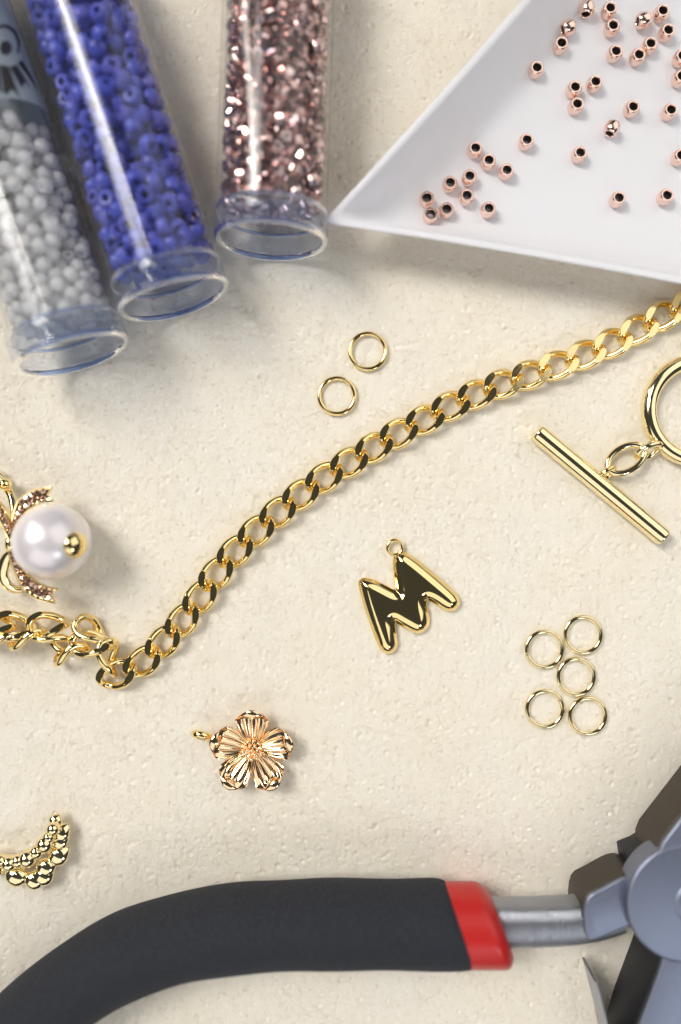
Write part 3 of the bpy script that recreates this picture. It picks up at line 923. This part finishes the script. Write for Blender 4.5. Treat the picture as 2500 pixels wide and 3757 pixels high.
# ------------------------------------------------------------------ leafy crescent charm
def build_crescent():
    z0 = 1.5
    zp = lambda x, y, z: P(x*0.2551, 2920+y*0.2551, z)
    root = thing('crescent_charm', zp(400, 800, 0), 'curved gold branch charm clustered with balls and leaves, lying beside the pliers grip', 'charm')
    st = np.array([zp(*q) for q in [(830, 290, 1.6), (770, 450, 1.8), (700, 590, 2.0), (600, 730, 2.1), (430, 880, 2.1), (230, 950, 2.0), (30, 930, 1.9), (-200, 860, 1.8), (-420, 720, 1.7)]])
    mk('stem', sweep(resample(catmull(st, 8), n=50), np.linspace(0.35, 0.55, 50), n=12), M_gold2, root)
    for x, y, r in [(770, 470, 1.0), (650, 690, 1.25), (530, 800, 1.0), (405, 895, 1.3), (265, 930, 1.0), (140, 965, 1.15), (10, 925, 1.0), (-130, 900, 1.05), (705, 590, .9)]:
        mk('ball', sphere(r, 20, 12, zp(x, y, 2.7)), M_gold2, root)
    def leaf(x, y, ang, L, wd, z):
        s = np.linspace(0, 1, 15)
        pth = np.stack([L*(s-0.5), 0*s, 0.35*np.sin(np.pi*s)], 1)
        wv = np.sin(np.pi*s**0.85)**0.7*wd*1.85+0.06
        return xform(sweep(pth, wv, wv*0.55, n=14), TR(zp(x, y, z), ang))
    for x, y, ang, L, wd in [(900, 520, 52, 3.2, .62), (880, 640, 40, 3.0, .60), (860, 840, 38, 3.6, .75), (680, 1010, 30, 3.4, .72),
                             (650, 1130, 42, 3.4, .75), (510, 1190, 55, 3.2, .75), (250, 1150, -105, 3.4, .9), (-70, 1050, -110, 3.0, .7), (815, 340, 58, 2.0, .5)]:
        mk('leaf', leaf(x, y, ang, L, wd, 1.4), M_gold2, root)
build_crescent()

# ------------------------------------------------------------------ pliers
def build_pliers():
    zg = 5.75
    root = thing('pliers', P(1500, 3390, 0), 'jewellery pliers with black foam grip and red sleeve end', 'pliers')
    gp = np.array([P(x, y, zg) for x, y in [(1705, 3388), (1560, 3389), (1400, 3388), (1200, 3388), (1030, 3393), (860, 3405), (690, 3432), (540, 3475), (420, 3525), (290, 3605), (150, 3715), (0, 3850), (-170, 4030), (-320, 4220)]])
    gp = resample(catmull(gp, 10), n=110)
    m = 110
    ra = np.full(m, 5.68); ra[:4] = [5.1, 5.45, 5.6, 5.66]; ra *= 1+0.012*np.sin(np.arange(m)*0.35)
    def shear(vf, x0, fall):
        v, f = vf; v = v.copy(); yc = gp[0][1]
        wgt = np.clip(1-(x0-v[:, 0])/fall, 0, 1)**1.5
        v[:, 0] += wgt*(yc-v[:, 1])*0.44
        return v, f
    x0 = gp[0][0]
    mk('foam_grip', shear(sweep(gp, ra, n=48), x0, 9.0), M_foam, root)
    rp = np.array([[x0-4, gp[0][1]-0.2, zg-0.05]]) + np.outer(np.linspace(0, 1, 22), [9.1, 0, 0])
    rr = np.full(22, 5.45); rr[-4:] = [5.35, 5.1, 4.6, 3.9]
    red = sweep(rp, rr, n=48); v = red[0].copy(); v[:, 0] += (gp[0][1]-v[:, 1])*np.interp(v[:, 0], [x0-4, x0, x0+6], [0.4, 0.42, 0.36]); red = (v, red[1])
    mk('red_sleeve', red, M_red, root)
    # steel arm running into the joint
    ap = np.array([P(x, y, z) for x, y, z in [(1740, 3386, 5.6), (1850, 3384, 5.6), (1960, 3381, 5.6), (2060, 3377, 5.5), (2140, 3368, 5.3), (2210, 3352, 5.0), (2260, 3335, 5.0)]])
    ap = resample(catmull(ap, 8), n=24)
    mk('arm', sweep(ap, np.linspace(3.25, 3.0, 24), np.linspace(2.6, 2.7, 24), n=40, expo=2.5), M_brush, root)
    zq = lambda x, y, z: P(1700+x*0.5102, 2900+y*0.5102, z)[:2]
    neck = np.array([zq(*q, 8.6) for q in [(860, 775), (1000, 705), (1190, 600), (1300, 640), (1500, 700), (1500, 980), (1300, 960), (1180, 985), (1000, 1065), (870, 1105)]])
    neck = chaikin(neck, 2)
    nb = mk('neck', prism(neck, 1.6, 7.9, 0.25), M_side, root)
    mk('neck_face', prism(neck.mean(0)+(neck-neck.mean(0))*0.985, 7.92, 8.6, 0.4), M_steel, nb)
    # lower half of the joint with the second arm
    jc = P(2522, 3318, 10.0)
    low = np.array([zq(*q, 6.0) for q in [(1190, 470), (1290, 430), (1450, 330), (1750, 260), (1800, 1000), (1300, 980), (1215, 640)]])
    mk('lower_joint', prism(low, 1.0, 6.0, 0.5), M_black, root)
    th = np.linspace(0, 2*np.pi, 64, endpoint=False)
    disc = np.stack([jc[0]+8.05*np.cos(th), jc[1]+8.05*np.sin(th)], 1)
    dk = prism(disc, 6.2, 10.0, 0.55, 4)
    jo = mk('joint_disc', dk, M_steel, root)
    rivet = lathe([(0.001, 10.25), (2.3, 10.25), (2.75, 10.12), (2.95, 9.9), (3.1, 9.9), (3.1, 9.6)], 48)
    mk('rivet', (rivet[0]+np.array([jc[0]+1.2, jc[1], 0]), rivet[1]), M_steel, jo)
    jaw = np.array([P(x, y, 9.9)[:2] for x, y in [(2388, 3146), (2500, 3002), (2640, 2820), (2760, 2700), (2860, 2740), (2790, 2950), (2740, 3200), (2690, 3330), (2480, 3330)]])
    jaw = chaikin(jaw, 2)
    jb = mk('jaw', prism(jaw, 2.0, 9.1, 0.25), M_side, root)
    mk('jaw_face', prism(jaw.mean(0)+(jaw-jaw.mean(0))*0.985, 9.12, 9.9, 0.4), M_steel, jb)
    arm2 = np.array([P(x, y, 9.6)[:2] for x, y in [(2440, 3480), (2425, 3545), (2375, 3680), (2330, 3800), (2290, 3960), (2270, 4140), (2480, 4180), (2530, 3960), (2600, 3760), (2680, 3600), (2700, 3420), (2560, 3400)]])
    arm2 = chaikin(arm2, 2)
    a2 = mk('second_arm', prism(arm2, 0.6, 8.9, 0.5), M_black, root)
    cen = arm2.mean(0)
    mk('arm_face', prism(cen+(arm2-cen)*0.985, 8.92, 9.6, 0.35), M_steel, a2)
    # leaf spring standing on edge between the arms
    sp = np.array([P(x, y, 4.5) for x, y in [(2163, 3556), (2176, 3600), (2192, 3665), (2208, 3730), (2222, 3800), (2240, 3900), (2268, 4010)]])
    sp = resample(catmull(sp, 8), n=40)
    mk('leaf_spring', sweep(sp, 0.22, 2.9, n=16, expo=5), M_brush, root)
build_pliers()
